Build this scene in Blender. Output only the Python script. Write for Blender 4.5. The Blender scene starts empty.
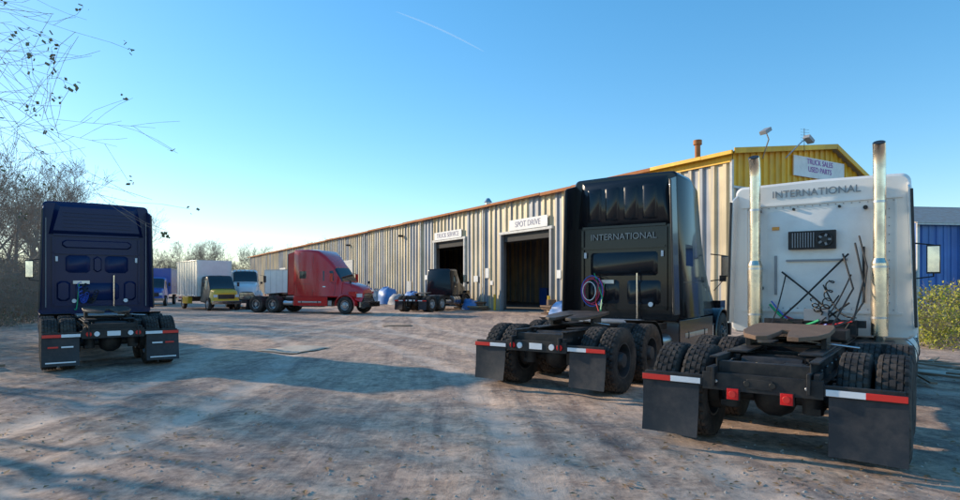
import bpy, math, random
from mathutils import Vector, Matrix, noise
R=math.radians
scene=bpy.context.scene
# ------------------------------------------------------------ helpers
def link(o,parent=None):
    scene.collection.objects.link(o)
    if parent: o.parent=parent
    return o
def empty(name,loc=(0,0,0),az=0,scale=1):
    e=bpy.data.objects.new(name,None); link(e); e.location=loc; e.rotation_euler=(0,0,-R(az)); e.empty_display_size=.3
    e.scale=(scale,)*3
    return e
class M:
    def __init__(s): s.v=[];s.f=[];s.m=[];s.mats=[]
    def mi(s,mat):
        if mat not in s.mats: s.mats.append(mat)
        return s.mats.index(mat)
    def add(s,vs,fs,mat):
        b=len(s.v); s.v+= [tuple(v) for v in vs]; k=s.mi(mat)
        for f in fs: s.f.append(tuple(i+b for i in f)); s.m.append(k)
    def box(s,c,d,mat,rot=None):
        hx,hy,hz=d[0]/2,d[1]/2,d[2]/2
        vs=[Vector((x,y,z)) for x in(-hx,hx) for y in(-hy,hy) for z in(-hz,hz)]
        if rot is not None: vs=[rot@v for v in vs]
        vs=[v+Vector(c) for v in vs]
        s.add(vs,[(0,1,3,2),(4,6,7,5),(0,4,5,1),(2,3,7,6),(0,2,6,4),(1,5,7,3)],mat)
    def bx(s,x0,x1,y0,y1,z0,z1,mat):
        s.box(((x0+x1)/2,(y0+y1)/2,(z0+z1)/2),(abs(x1-x0),abs(y1-y0),abs(z1-z0)),mat)
    def cyl(s,p0,p1,r0,mat,r1=None,n=16,caps=True):
        if r1 is None:r1=r0
        p0=Vector(p0);p1=Vector(p1);d=(p1-p0).normalized()
        a=d.orthogonal().normalized();b=d.cross(a)
        vs=[];
        for p,r in((p0,r0),(p1,r1)):
            for i in range(n):
                t=2*math.pi*i/n; vs.append(p+a*(r*math.cos(t))+b*(r*math.sin(t)))
        fs=[(i,(i+1)%n,n+(i+1)%n,n+i) for i in range(n)]
        if caps: fs+=[tuple(range(n-1,-1,-1)),tuple(range(n,2*n))]
        s.add(vs,fs,mat)
    def tube(s,pts,r,mat,n=8):
        pts=[Vector(p) for p in pts]
        vs=[];fs=[];a=None
        for i,p in enumerate(pts):
            d=(pts[min(i+1,len(pts)-1)]-pts[max(i-1,0)]).normalized()
            if a is None: a=d.orthogonal().normalized()
            a=(a-d*a.dot(d)).normalized(); b=d.cross(a)
            for k in range(n):
                t=2*math.pi*k/n; vs.append(p+a*(r*math.cos(t))+b*(r*math.sin(t)))
        for i in range(len(pts)-1):
            for k in range(n): fs.append((i*n+k,i*n+(k+1)%n,(i+1)*n+(k+1)%n,(i+1)*n+k))
        fs+=[tuple(range(n-1,-1,-1)),tuple(range((len(pts)-1)*n,len(pts)*n))]
        s.add(vs,fs,mat)
    def lathe(s,prof,mat,n=32,mod=None,cx=0,sx=1):
        vs=[];m=len(prof)
        for k in range(n):
            t=2*math.pi*k/n
            for j,(x,r) in enumerate(prof):
                if mod: r=mod(k,j,x,r)
                vs.append((cx+x*sx,r*math.cos(t),r*math.sin(t)))
        fs=[]
        for k in range(n):
            k2=(k+1)%n
            for j in range(m-1):
                fs.append((k*m+j,k*m+j+1,k2*m+j+1,k2*m+j))
        s.add(vs,fs,mat)
    def loft(s,rings,matf,cap0=True,cap1=True,capmat=None):
        n=len(rings[0]);b=len(s.v)
        for r in rings: s.v+=[tuple(p) for p in r]
        for i in range(len(rings)-1):
            for k in range(n):
                mat=matf(i,k)
                s.f.append((b+i*n+k,b+i*n+(k+1)%n,b+(i+1)*n+(k+1)%n,b+(i+1)*n+k)); s.m.append(s.mi(mat))
        cm=capmat or matf(0,0)
        if cap0: s.f.append(tuple(b+k for k in range(n-1,-1,-1))); s.m.append(s.mi(cm))
        if cap1: s.f.append(tuple(b+(len(rings)-1)*n+k for k in range(n))); s.m.append(s.mi(cm))
    def mesh(s,name,smooth=35):
        me=bpy.data.meshes.new(name); me.from_pydata(s.v,[],s.f)
        for mt in s.mats: me.materials.append(mt)
        me.polygons.foreach_set('material_index',s.m)
        me.update()
        if smooth:
            me.polygons.foreach_set('use_smooth',[True]*len(me.polygons))
            try: me.set_sharp_from_angle(angle=R(smooth))
            except Exception: pass
        return me
    def obj(s,name,parent=None,bevel=0,smooth=35,fixn=True):
        me=s.mesh(name,smooth)
        if fixn:
            import bmesh
            bm=bmesh.new();bm.from_mesh(me);bmesh.ops.recalc_face_normals(bm,faces=bm.faces);bm.to_mesh(me);bm.free()
        o=bpy.data.objects.new(name,me); link(o,parent)
        if bevel:
            md=o.modifiers.new('b','BEVEL');md.width=bevel;md.segments=2;md.limit_method='ANGLE';md.angle_limit=R(40);md.harden_normals=False
        return o
# ------------------------------------------------------------ materials
def mat_base(name):
    m=bpy.data.materials.new(name);m.use_nodes=True
    nt=m.node_tree; return m,nt,nt.nodes['Principled BSDF']
def N(nt,t,**k):
    n=nt.nodes.new(t)
    for a,b in k.items(): setattr(n,a,b)
    return n
def ramp(nt,stops):
    r=N(nt,'ShaderNodeValToRGB'); e=r.color_ramp.elements
    e[0].position,e[0].color=stops[0][0],(*stops[0][1],1)
    e[1].position,e[1].color=stops[-1][0],(*stops[-1][1],1)
    for p,c in stops[1:-1]:
        x=e.new(p);x.color=(*c,1)
    return r
def noisetex(nt,scale,detail=5,rough=.6,vec=None,dist=0):
    n=N(nt,'ShaderNodeTexNoise');n.inputs['Scale'].default_value=scale;n.inputs['Detail'].default_value=detail
    n.inputs['Roughness'].default_value=rough;n.inputs['Distortion'].default_value=dist
    if vec: nt.links.new(vec,n.inputs['Vector'])
    return n
def mixc(nt,fac,a,b,mode='MIX'):
    m=N(nt,'ShaderNodeMix',data_type='RGBA',blend_type=mode)
    for s,v in((0,fac),(6,a),(7,b)):
        if isinstance(v,(int,float)): m.inputs[s].default_value=v
        elif isinstance(v,tuple): m.inputs[s].default_value=(*v,1)
        else: nt.links.new(v,m.inputs[s])
    return m.outputs[2]
def pbr(name,col,rough=.5,metal=0,coat=0,dirt=.25,dcol=(.16,.13,.10),dscale=3,bump=0,bscale=40,spec=.5):
    m,nt,p=mat_base(name)
    tc=N(nt,'ShaderNodeTexCoord')
    n1=noisetex(nt,dscale,8,.65,tc.outputs['Object'])
    r=ramp(nt,[(.42,(0,0,0)),(.75,(1,1,1))]);nt.links.new(n1.outputs['Fac'],r.inputs[0])
    mu=N(nt,'ShaderNodeMath',operation='MULTIPLY');nt.links.new(r.outputs[0],mu.inputs[0]);mu.inputs[1].default_value=dirt
    nt.links.new(mixc(nt,mu.outputs[0],col,dcol),p.inputs['Base Color'])
    mr=N(nt,'ShaderNodeMapRange');nt.links.new(mu.outputs[0],mr.inputs[0]);mr.inputs[3].default_value=rough;mr.inputs[4].default_value=min(1,rough+.4)
    nt.links.new(mr.outputs[0],p.inputs['Roughness'])
    p.inputs['Metallic'].default_value=metal;p.inputs['Coat Weight'].default_value=coat;p.inputs['Coat Roughness'].default_value=.06
    p.inputs['Specular IOR Level'].default_value=spec
    if bump:
        b=N(nt,'ShaderNodeBump');b.inputs['Strength'].default_value=bump;b.inputs['Distance'].default_value=.01
        n2=noisetex(nt,bscale,4,.6,tc.outputs['Object']);nt.links.new(n2.outputs['Fac'],b.inputs['Height']);nt.links.new(b.outputs[0],p.inputs['Normal'])
    return m
def glass(name='window_glass'):
    m,nt,p=mat_base(name);p.inputs['Base Color'].default_value=(.015,.02,.025,1);p.inputs['Roughness'].default_value=.04;p.inputs['Specular IOR Level'].default_value=.9
    return m
RUB=pbr('tire_rubber',(.030,.028,.028),.8,dirt=.75,dcol=(.16,.125,.10),dscale=4,bump=.3,spec=.3)
FLAP=pbr('mudflap_rubber',(.018,.022,.030),.45,dirt=.5,dcol=(.11,.095,.09),dscale=4,spec=.35)
FRAME=pbr('frame_black',(.018,.018,.020),.5,dirt=.6,dcol=(.10,.08,.065),dscale=6,spec=.35)
GREASE=pbr('fifth_wheel_grease',(.045,.035,.03),.4,dirt=.7,dcol=(.17,.12,.085),dscale=6,bump=.5)
RUSTB=pbr('rusty_plate',(.16,.095,.06),.75,dirt=.7,dcol=(.24,.15,.1),dscale=7,bump=.5)
ALU=pbr('aluminium',(.55,.56,.58),.32,1,dirt=.35,dcol=(.2,.18,.16))
CHROME=pbr('chrome',(.75,.74,.72),.12,1,dirt=.25,dcol=(.3,.22,.15),dscale=4)
STAIN=pbr('exhaust_steel',(.80,.70,.56),.22,1,dirt=.45,dcol=(.42,.27,.15),dscale=4)
RIMD=pbr('rim_dark_steel',(.07,.07,.075),.45,.4,dirt=.5)
RIMW=pbr('rim_white_steel',(.55,.55,.56),.45,.1,dirt=.5)
RED=pbr('red_lens',(.85,.02,.02),.18,dirt=.05)
TRED=pbr('reflective_red',(.85,.03,.02),.35,dirt=.15); TWHT=pbr('reflective_white',(.88,.88,.9),.35,dirt=.2)
AMB=pbr('amber_lens',(.8,.3,.03),.2,dirt=0)
BLK=pbr('paint_black',(.009,.010,.014),.22,coat=.35,dirt=.10,dcol=(.04,.04,.045),dscale=2,spec=.3)
NAVY=pbr('paint_navy',(.006,.018,.078),.32,coat=.08,dirt=.08,dcol=(.03,.04,.08),dscale=2,spec=.22)
PLAST=pbr('plastic_black',(.015,.016,.018),.42,dirt=.3)
WHT=pbr('paint_white',(.82,.81,.78),.28,coat=.6,dirt=.25,dcol=(.46,.42,.36),dscale=1.6)
WHT2=pbr('white_sleeper_panel',(.84,.83,.80),.33,coat=.4,dirt=.4,dcol=(.55,.50,.44),dscale=2.2)
REDP=pbr('paint_red',(.60,.008,.012),.25,coat=.8,dirt=.08)
BLUEP=pbr('paint_blue',(.03,.10,.42),.3,coat=.6,dirt=.2)
YEL=pbr('paint_yellow',(.85,.50,.03),.35,coat=.4,dirt=.2)
GRY=pbr('paint_grey',(.3,.31,.33),.4,dirt=.4)
HOSEG=pbr('hose_green',(.02,.42,.16),.4,dirt=.1);HOSER=pbr('hose_red',(.65,.02,.03),.4,dirt=.1);HOSEB=pbr('hose_blue',(.05,.12,.6),.4,dirt=.1);HOSEK=pbr('hose_black',(.012,.012,.012),.4,dirt=.2);HOSEM=pbr('hose_magenta',(.7,.02,.18),.4,dirt=.1)
LAMP=pbr('headlamp',(.75,.78,.8),.1,dirt=.1);LETG=pbr('lettering_grey',(.22,.23,.25),.3,.6,dirt=.1)
GLS=glass()
# ------------------------------------------------------------ wheels
def tyre_mesh():
    m=M()
    prof=[(-.105,.285),(-.135,.34),(-.145,.41),(-.140,.47),(-.128,.508),(-.122,.522)]
    for x in [-.084,-.030,.030,.084]:
        prof+=[(x-.006,.530),(x-.004,.510),(x+.004,.510),(x+.006,.530)]
    prof+=[(.122,.522),(.128,.508),(.140,.47),(.145,.41),(.135,.34),(.105,.285)]
    def mod(k,j,x,r):
        ax=abs(x)
        if r>=.5:
            if ax>.088: return r-(.028 if (k+ (1 if x>0 else 0))%4==0 else 0)
            if .035<ax<.08 and k%4==2: return r-.020
            if ax<.026 and k%4==1: return r-.020
        return r
    m.lathe(prof,RUB,120,mod)
    return m
def wheel(name,rim,front=False):
    m=tyre_mesh()
    if front: prof=[(.10,.29),(.118,.292),(.115,.275),(.06,.265),(.05,.245),(.085,.225),(.125,.19),(.135,.15),(.135,.11),(.17,.10),(.18,.07),(.185,.0)]
    else: prof=[(.10,.29),(.118,.292),(.115,.272),(.03,.262),(-.06,.245),(-.085,.19),(-.085,.145),(.06,.135),(.10,.12),(.125,.11),(.13,0)]
    m.lathe(prof,rim,40)
    m.lathe([(-.10,.29),(-.11,.27),(-.09,.2),(-.09,0)],rim,24)
    lr=.168;lx=.13 if front else -.08
    for i in range(10):
        t=2*math.pi*i/10
        m.cyl((lx-.01,lr*math.cos(t),lr*math.sin(t)),(lx+.035,lr*math.cos(t),lr*math.sin(t)),.017,ALU,n=6)
        t+=.31
        hx=.10 if front else -.073
        hr=.212
        m.cyl((hx-.02,hr*math.cos(t),hr*math.sin(t)),(hx+.008,hr*math.cos(t),hr*math.sin(t)),.022,HOSEK,n=10)
    me=m.mesh(name,30)
    import bmesh
    bm=bmesh.new();bm.from_mesh(me);bmesh.ops.recalc_face_normals(bm,faces=bm.faces);bm.to_mesh(me);bm.free()
    return me
WM={}
for k,rm in(('d',RIMD),('w',RIMW),('a',ALU)):
    WM[k,0]=wheel('drive_wheel_'+k,rm);WM[k,1]=wheel('steer_wheel_'+k,rm,True)
def put_wheel(par,me,x,y,flip=False,z=.525,name='wheel',s=1):
    o=bpy.data.objects.new(name,me);link(o,par);o.location=(x,y,z*s)
    o.rotation_euler=(random.uniform(0,6),0,math.pi if flip else 0);o.scale=(s,s,s)
# ------------------------------------------------------------ body hull
def ring(y,hb,ht,z0,z1,r,lean=0):
    pts=[(-hb*.94,y,z0),]
    pts.append((-hb,y,z0+.06))
    for i in range(7):
        t=math.pi*.5*i/6
        pts.append((-(ht-r)-r*math.cos(t),y,z1-r+r*math.sin(t)))
    pts.append((0,y,z1+.02))
    for i in range(7):
        t=math.pi*.5*(1-i/6)
        pts.append(((ht-r)+r*math.cos(t),y,z1-r+r*math.sin(t)))
    pts.append((hb,y,z0+.06));pts.append((hb*.94,y,z0))
    return pts
def sidex(st,y,z):
    for a,b in zip(st,st[1:]):
        if a[0]<=y<=b[0]:
            t=(y-a[0])/(b[0]-a[0]);l=[a[i]+(b[i]-a[i])*t for i in range(6)];break
    else: l=st[-1]
    z1=l[4]-l[5]; t=(z-l[3]-.06)/(z1-l[3]-.06)
    return l[1]+(l[2]-l[1])*max(0,min(1,t))
def sidepatch(m,st,y0,y1,z0,z1,mat,off=.006,top_y0=None,top_y1=None,sides=(-1,1)):
    ty0=y0 if top_y0 is None else top_y0;ty1=y1 if top_y1 is None else top_y1
    for s in sides:
        vs=[];n=6
        for j in range(n+1):
            for i in range(n+1):
                v=j/n;u=i/n
                ya=y0+(ty0-y0)*v;yb=y1+(ty1-y1)*v;y=ya+(yb-ya)*u;z=z0+(z1-z0)*v
                vs.append((s*(sidex(st,y,z)+off),y,z))
        fs=[(j*(n+1)+i,j*(n+1)+i+1,(j+1)*(n+1)+i+1,(j+1)*(n+1)+i) for j in range(n) for i in range(n)]
        m.add(vs,fs,mat)
def text(par,body,size,loc,rot,mat,ext=.004,name='lettering',sx=1):
    c=bpy.data.curves.new(name,'FONT');c.body=body;c.size=size;c.extrude=ext;c.align_x='CENTER';c.align_y='CENTER'
    c.materials.append(mat);o=bpy.data.objects.new(name,c);link(o,par);o.location=loc;o.rotation_euler=rot;o.scale=(sx,1,1);return o
def helix(p0,p1,r,turns,n=140):
    p0=Vector(p0);p1=Vector(p1);d=p1-p0;a=d.normalized().orthogonal().normalized();b=d.normalized().cross(a);out=[]
    for i in range(n+1):
        t=i/n;w=2*math.pi*turns*t
        q=p0+d*t+a*(r*math.cos(w))+b*(r*math.sin(w)); q.z-=.35*math.sin(math.pi*t);out.append(q)
    return out
def sag(p0,p1,s,n=14):
    p0=Vector(p0);p1=Vector(p1)
    return [p0.lerp(p1,i/n)-Vector((0,0,s*math.sin(math.pi*i/n))) for i in range(n+1)]
def emboss(m,cx,cz,w,h,y,dep,mat,c=.0,tz=0):
    if c: o=[(-w/2+c,-h/2),(w/2-c,-h/2),(w/2,-h/2+c*.8),(w/2,h/2-c*.8),(w/2-c,h/2),(-w/2+c,h/2),(-w/2,h/2-c*.8),(-w/2,-h/2+c*.8)]
    else: o=[(-w/2,-h/2),(w/2,-h/2),(w/2-tz,h/2),(-w/2+tz,h/2)]
    n=len(o);b=min(w,h)*.12
    def ins(a,k): return a-math.copysign(min(abs(a),k),a)
    vs=[(cx+a,y,cz+q) for a,q in o]+[(cx+ins(a,b),y-dep,cz+ins(q,b)) for a,q in o]
    m.add(vs,[(i,(i+1)%n,n+(i+1)%n,n+i) for i in range(n)]+[tuple(range(n,2*n))],mat)

def tractor(loc,az,paint,zr=4.05,rim='d',style='black',frame_len=3.65,daycab=False,fairing=True,scale=1,skirt=True):
    T=empty('semi_truck',loc,az,scale)
    F=frame_len; d=F-3.65
    yb=F
    yend=8.1+d-(1.75 if daycab else 0)
    k=(-1.75 if daycab else 0)+d
    m=M()
    for s in(-1,1):
        m.bx(s*.47-.045,s*.47+.045,0.05,yend,.98,1.0,FRAME);m.bx(s*.47-.045,s*.47+.045,0.05,yend,.72,.74,FRAME)
        m.bx(s*.44-.008,s*.44+.008,0.05,yend,.74,.98,FRAME)
        m.box((s*.44,-.02,.80),(.03,.16,.2),FRAME)
        for j in range(9): m.cyl((s*.452,.2+j*.38,.86),(s*.475,.2+j*.38,.86),.016,ALU,n=6)
    for y in(.12,1.0,1.45,2.4,3.3): m.bx(-.43,.43,y-.05,y+.05,.76,.95,FRAME)
    for s in(-1,1):
        m.tube([(s*.36,.1+i*.25,.93+.015*math.sin(i*2.1+s)) for i in range(14)],.014,HOSEK,6)
        m.tube([(s*.32,.1+i*.25,.88+.02*math.sin(i*1.3+s)) for i in range(14)],.010,HOSEB if s>0 else HOSER,6)
    m.cyl((-.3,.55,.88),(.3,.55,.88),.09,FRAME,n=16)
    m.box((-.28,2.55,.86),(.2,.3,.2),FRAME);m.box((.25,.32,.86),(.18,.16,.16),FRAME)
    m.obj('frame_rails',T,.004)
    m=M()
    for y in(.72,2.02,):
        m.cyl((-1.0,y,.525),(1.0,y,.525),.075,FRAME,n=14)
        m.lathe([(-.22,.06),(-.17,.16),(-.06,.22),(.06,.22),(.17,.16),(.22,.06)],FRAME,20)
        n=len(m.v)-20*6
        for i in range(n,len(m.v)): x,a,b=m.v[i];m.v[i]=(x,a+y,b+.53)
        for s in(-1,1):
            m.cyl((s*.44,y+.3,.5),(s*.44,y+.3,.72),.12,PLAST,n=16)
            m.cyl((s*.40,y-.25,.42),(s*.40,y-.25,.62),.1,FRAME,n=14)
            m.box((s*.44,y+.05,.46),(.09,.8,.06),FRAME)
            m.cyl((s*.35,y-.1,.55),(s*.36,y-.17,.98),.035,FRAME,n=10)
            m.cyl((s*.55,y,.525),(s*.66,y,.525),.2,FRAME,n=20)
    m.cyl((0,.9,.6),(0,3.6,.82),.045,FRAME)
    m.cyl((-.8,7.35+k,.5),(.8,7.35+k,.5),.06,FRAME)
    m.cyl((-.35,1.22,.72),(.35,1.22,.72),.10,FRAME,n=18)
    m.obj('axles_suspension',T,0)
    for y in(.72,2.02):
        for s in(-1,1):
            put_wheel(T,WM[rim,0],s*1.085,y,s<0,name='outer_drive_wheel');put_wheel(T,WM[rim,0],s*.765,y,s>0,name='inner_drive_wheel')
    for s in(-1,1): put_wheel(T,WM[rim,1],s*1.02,7.35+k,s<0,name='steer_wheel')
    m=M()
    out=[(-.42,1.95),(.42,1.95),(.46,1.7),(.46,1.25),(.38,.95),(.22,.78),(.10,.80),(.045,1.2),(.045,1.35),(-.045,1.35),(-.045,1.2),(-.10,.80),(-.22,.78),(-.38,.95),(-.46,1.25),(-.46,1.7)]
    vs=[(x,y,1.17+(y-1.4)*.07) for x,y in out]+[(x,y,1.22+(y-1.4)*.07) for x,y in out];n=len(out)
    fm=RUSTB if style=='white' else GREASE
    m.add(vs,[tuple(range(n-1,-1,-1)),tuple(range(n,2*n))]+[(i,(i+1)%n,n+(i+1)%n,n+i) for i in range(n)],fm)
    for s in(-1,1):
        m.box((s*.40,1.4,1.085),(.06,.34,.17),FRAME)
        m.box((s*.36,1.4,1.012),(.22,1.7,.024),FRAME)
    m.box((0,1.4,1.03),(.7,.1,.03),FRAME)
    m.cyl((0.2,1.3,1.1),(.75,1.2,1.06),.012,ALU)
    m.obj('fifth_wheel',T,.006)
    m=M()
    m.bx(-.5,.5,2.55,F-.08,1.005,1.03,ALU if style!='white' else FRAME)
    for i in range(12): m.bx(-.48,.48,2.6+i*.08,2.62+i*.08,1.03,1.036,GRY if style!='white' else RUSTB)
    if style=='white':
        m.bx(-.52,.3,2.3,2.95,1.06,1.10,RUSTB)
        m.bx(.1,.5,2.4,2.9,1.04,1.16,FRAME)
    m.cyl((-.95,2.78,.62),(-.95,3.5,.62),.15,FRAME); m.cyl((.95,2.78,.62),(.95,3.5,.62),.15,ALU if style!='white' else FRAME)
    m.box((-.72,3.2,.92),(.5,.7,.12),FRAME);m.box((.72,3.2,.92),(.5,.7,.12),FRAME)
    m.obj('deck_plate',T,.004)
    m=M();fl=M()
    for s in(-1,1):
        m.bx(s*.44,s*1.19,-.04,.0,.74,.80,FRAME)
        m.box((s*.50,.1,.86),(.05,.28,.06),FRAME)
        m.bx(s*.56,s*1.22,-.052,-.046,.695,.775,FRAME)
        xa,xb,xc=.58,.90,1.215
        m.bx(s*xa,s*xb,-.062,-.054,.705,.765,TWHT);m.bx(s*xb,s*xc,-.0625,-.0545,.705,.765,TRED)
        nx,nz=8,8;w0,w1=.60,1.22
        vs=[]
        for t in(0,1):
            for j in range(nz+1):
                for i in range(nx+1):
                    u=i/nx;v=j/nz
                    x=w0+(w1-w0)*u;z=.74-.60*v
                    y=-.03+.03*math.sin(u*3.1+s)*v+ -.06*v*v+t*.008
                    vs.append((s*x,y,z))
        q=(nx+1)*(nz+1);fs=[]
        for j in range(nz):
            for i in range(nx):
                a=j*(nx+1)+i
                fs.append((a,a+1,a+nx+2,a+nx+1));fs.append((q+a+nx+1,q+a+nx+2,q+a+1,q+a))
        for j in range(nz):
            a=j*(nx+1);b=a+nx;c=a+nx+1;dd=b+nx+1
            fs.append((a,q+a,q+c,c));fs.append((b,dd,q+dd,q+b))
        for i in range(nx):
            a=nz*(nx+1)+i;fs.append((a,q+a,q+a+1,a+1));a=i;fs.append((a,a+1,q+a+1,q+a))
        fl.add(vs,fs,FLAP)
        if style=='left': fl.bx(s*.66,s*1.16,-.105,-.099,.2,.225,TWHT);fl.bx(s*.95,s*1.12,-.08,-.074,.50,.53,TRED);fl.bx(s*.70,s*.9,-.08,-.074,.50,.53,TWHT)
    fl.obj('mudflaps',T,0)
    m.bx(-.56,.56,-.05,-.02,.66,.84,FRAME)
    for s in(-1,1):
        if style=='white':
            m.bx(s*.25-.055,s*.25+.055,-.09,-.052,.58,.69,RED);m.bx(s*.25-.065,s*.25+.065,-.06,-.045,.57,.70,FRAME)
            m.cyl((s*.25,-.085,.635),(s*.25,-.1,.635),.035,TRED)
            m.cyl((s*.12,-.05,.75),(s*.12,-.065,.75),.03,HOSEK);m.cyl((s*.42,-.05,.75),(s*.42,-.065,.75),.018,ALU,n=6)
        else:
            for q in(.30,.44): m.cyl((s*q,-.05,.75),(s*q,-.075,.75),.05,RED if q>.35 else TWHT)
    m.bx(-.12,.12,-.06,-.052,.70,.80,TWHT if style!='white' else FRAME)
    m.obj('rear_light_bar',T,.003)
    if style in('black','left'):
        m=M()
        for s in(-1,1):
            yc=2.02;n=8;vs=[]
            for t in range(n+1):
                a=R(-5+80*t/n)
                for rr in(.585,.592):
                    for x in(.62,1.22): vs.append((s*x,yc+rr*math.cos(a),.525+rr*math.sin(a)))
            fs=[]
            for t in range(n):
                a=t*4;fs+=[(a,a+1,a+5,a+4),(a+2,a+6,a+7,a+3),(a,a+4,a+6,a+2),(a+1,a+3,a+7,a+5)]
            fs+=[(0,2,3,1),(n*4,n*4+1,n*4+3,n*4+2)]
            m.add(vs,fs,PLAST)
        m.obj('quarter_fenders',T,0)
    if not daycab:
        st=[(yb,1.18,1.12,1.02,zr-.06,.10),(yb+.04,1.21,1.15,1.0,zr-.02,.12),(yb+1.0,1.22,1.14,1.0,zr,.14),(yb+1.7,1.2,1.08,1.0,zr-.08,.2)]
        if zr>3.6: st+=[(yb+2.15,1.16,.97,1.0,zr-.42,.25),(yb+2.55,1.12,.85,1.0,zr-.85,.25),(yb+2.8,1.1,.84,1.0,2.80,.18)]
        else: st+=[(yb+2.2,1.16,.95,1.0,zr-.2,.25),(yb+2.55,1.12,.88,1.0,zr-.4,.22),(yb+2.8,1.1,.84,1.0,2.78,.18)]
        st+=[(yb+3.35,1.0,.86,1.0,1.98,.1)]
    else:
        st=[(yb,1.0,.88,1.05,2.80,.18),(yb+.06,1.06,.92,1.03,2.88,.2),(yb+1.0,1.08,.92,1.0,2.9,.22),(yb+1.15,1.07,.84,1.0,2.78,.2),(yb+1.6,1.0,.86,1.0,1.98,.1)]
    NW=len(st)-2
    m=M()
    rings=[ring(*a) for a in st]
    m.loft(rings,lambda i,kk: GLS if (i==NW and 3<=kk<=14) else paint)
    y1=st[NW][0]
    sidepatch(m,st,y1-.72,y1+.0,2.0,2.62,GLS,.006,top_y1=y1-.1)
    for yy in(y1-.86,y1+.12): sidepatch(m,st,yy-.008,yy+.008,1.1,2.7 if yy<y1 else 1.95,HOSEK,.004)
    sidepatch(m,st,y1-.7,y1-.5,1.62,1.68,CHROME,.012)
    if not daycab:
        sidepatch(m,st,yb+.45,yb+.95,2.15,2.6,GLS,.006)
        for yy in(yb+.25,yb+1.35): sidepatch(m,st,yy-.006,yy+.006,1.12,1.8,HOSEK,.004)
        sidepatch(m,st,yb+.25,yb+1.35,1.8,1.812,HOSEK,.004)
        sidepatch(m,st,yb+1.42,yb+1.44,1.1,zr-.4,HOSEK,.004)
    m.obj('cab_and_sleeper',T,0,smooth=40)
    hs=[(y1+.45,1.0,.84,.95,1.96,.18),(y1+1.0,.95,.80,.9,1.86,.22),(y1+1.5,.90,.72,.8,1.68,.26),(y1+1.75,.84,.62,.7,1.48,.26),(y1+1.85,.78,.5,.68,1.25,.2)]
    m=M();m.loft([ring(*a) for a in hs],lambda i,kk: paint,capmat=BLK)
    for z in range(5): m.box((0,y1+1.865,.78+z*.095),(1.0,.03,.04),CHROME if style!='left' else PLAST)
    for s in(-1,1):
        yc=7.35+k;n=12;vs=[];fs=[]
        for t in range(n+1):
            a=R(-5+190*t/n)
            for rr,x in((.66,.78),(.66,1.14),(.62,1.17),(.60,1.16),(.60,.78)):
                vs.append((s*x,yc+rr*math.cos(a)*1.08,.53+rr*math.sin(a)))
        for t in range(n):
            for j in range(4): a=t*5+j;fs.append((a,a+1,a+6,a+5))
        m.add(vs,fs,paint)
        m.box((s*.93,y1+1.35,1.2),(.22,.5,.3),paint)
        m.box((s*.80,y1+1.72,1.12),(.3,.2,.22),LAMP)
        m.tube([(s*.85,y1+1.2,1.6),(s*1.05,y1+1.25,1.85)],.012,FRAME)
        m.box((s*1.06,y1+1.25,1.92),(.16,.06,.16),PLAST)
        m.tube([(s*1.05,y1+.1,2.5),(s*1.4,y1+.12,2.45),(s*1.4,y1+.12,1.9),(s*1.05,y1+.1,1.85)],.015,FRAME)
        m.box((s*1.4,y1+.13,2.2),(.2,.1,.5),paint if style=='red' else PLAST)
        m.box((s*1.4,y1+.075,2.2),(.17,.01,.45),CHROME)
    m.box((0,y1+1.95,.58),(2.2,.12,.32),CHROME if style in('white','red') else PLAST)
    m.obj('hood',T,.01)
    m=M()
    for x in(-.6,-.3,0,.3,.6):
        m.box((x,st[NW][0]-.06,st[NW][4]+.035),(.08,.1,.05),AMB)
    for s in(-1,1):
        ty0,ty1=(yb+.35,y1-.75) if not daycab else (yb+.1,y1-.1)
        m.cyl((s*.90,ty0,.70),(s*.90,ty1,.70),.31,ALU,n=28)
        for y in(ty0+.25,ty1-.25): m.cyl((s*.90,y-.03,.70),(s*.90,y+.03,.70),.318,FRAME,n=28)
        m.box((s*.95,y1-.35,.62),(.42,.62,.35),ALU)
        for z in(.5,.82): m.box((s*1.12,y1-.35,z),(.14,.6,.03),FRAME)
        if skirt:
            m.box((s*1.19,(yb+y1)/2-.15,.75),(.03,y1-yb-.3,.56),paint)
    m.obj('fuel_tanks',T,.01)
    m=M()
    if fairing and not daycab:
        el=.42 if style!='white' else .2
        for s in(-1,1):
            z1=zr-.25
            vs=[(s*1.20,yb+.05,1.15),(s*1.22,yb-el,1.15),(s*1.15,yb-el,z1),(s*1.13,yb+.05,z1+.12)]
            vs+=[(x-s*.03,y,z) for x,y,z in vs]
            m.add(vs,[(0,1,2,3),(7,6,5,4),(0,4,5,1),(1,5,6,2),(2,6,7,3),(3,7,4,0)],paint)
            m.box((s*1.185,yb-el-.015,(1.15+z1)/2),(.035,.03,z1-1.2),PLAST,Matrix.Rotation(-s*R(1.5),3,'Y'))
        m.obj('side_extenders',T,.006)
    m=M();yq=yb
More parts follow.
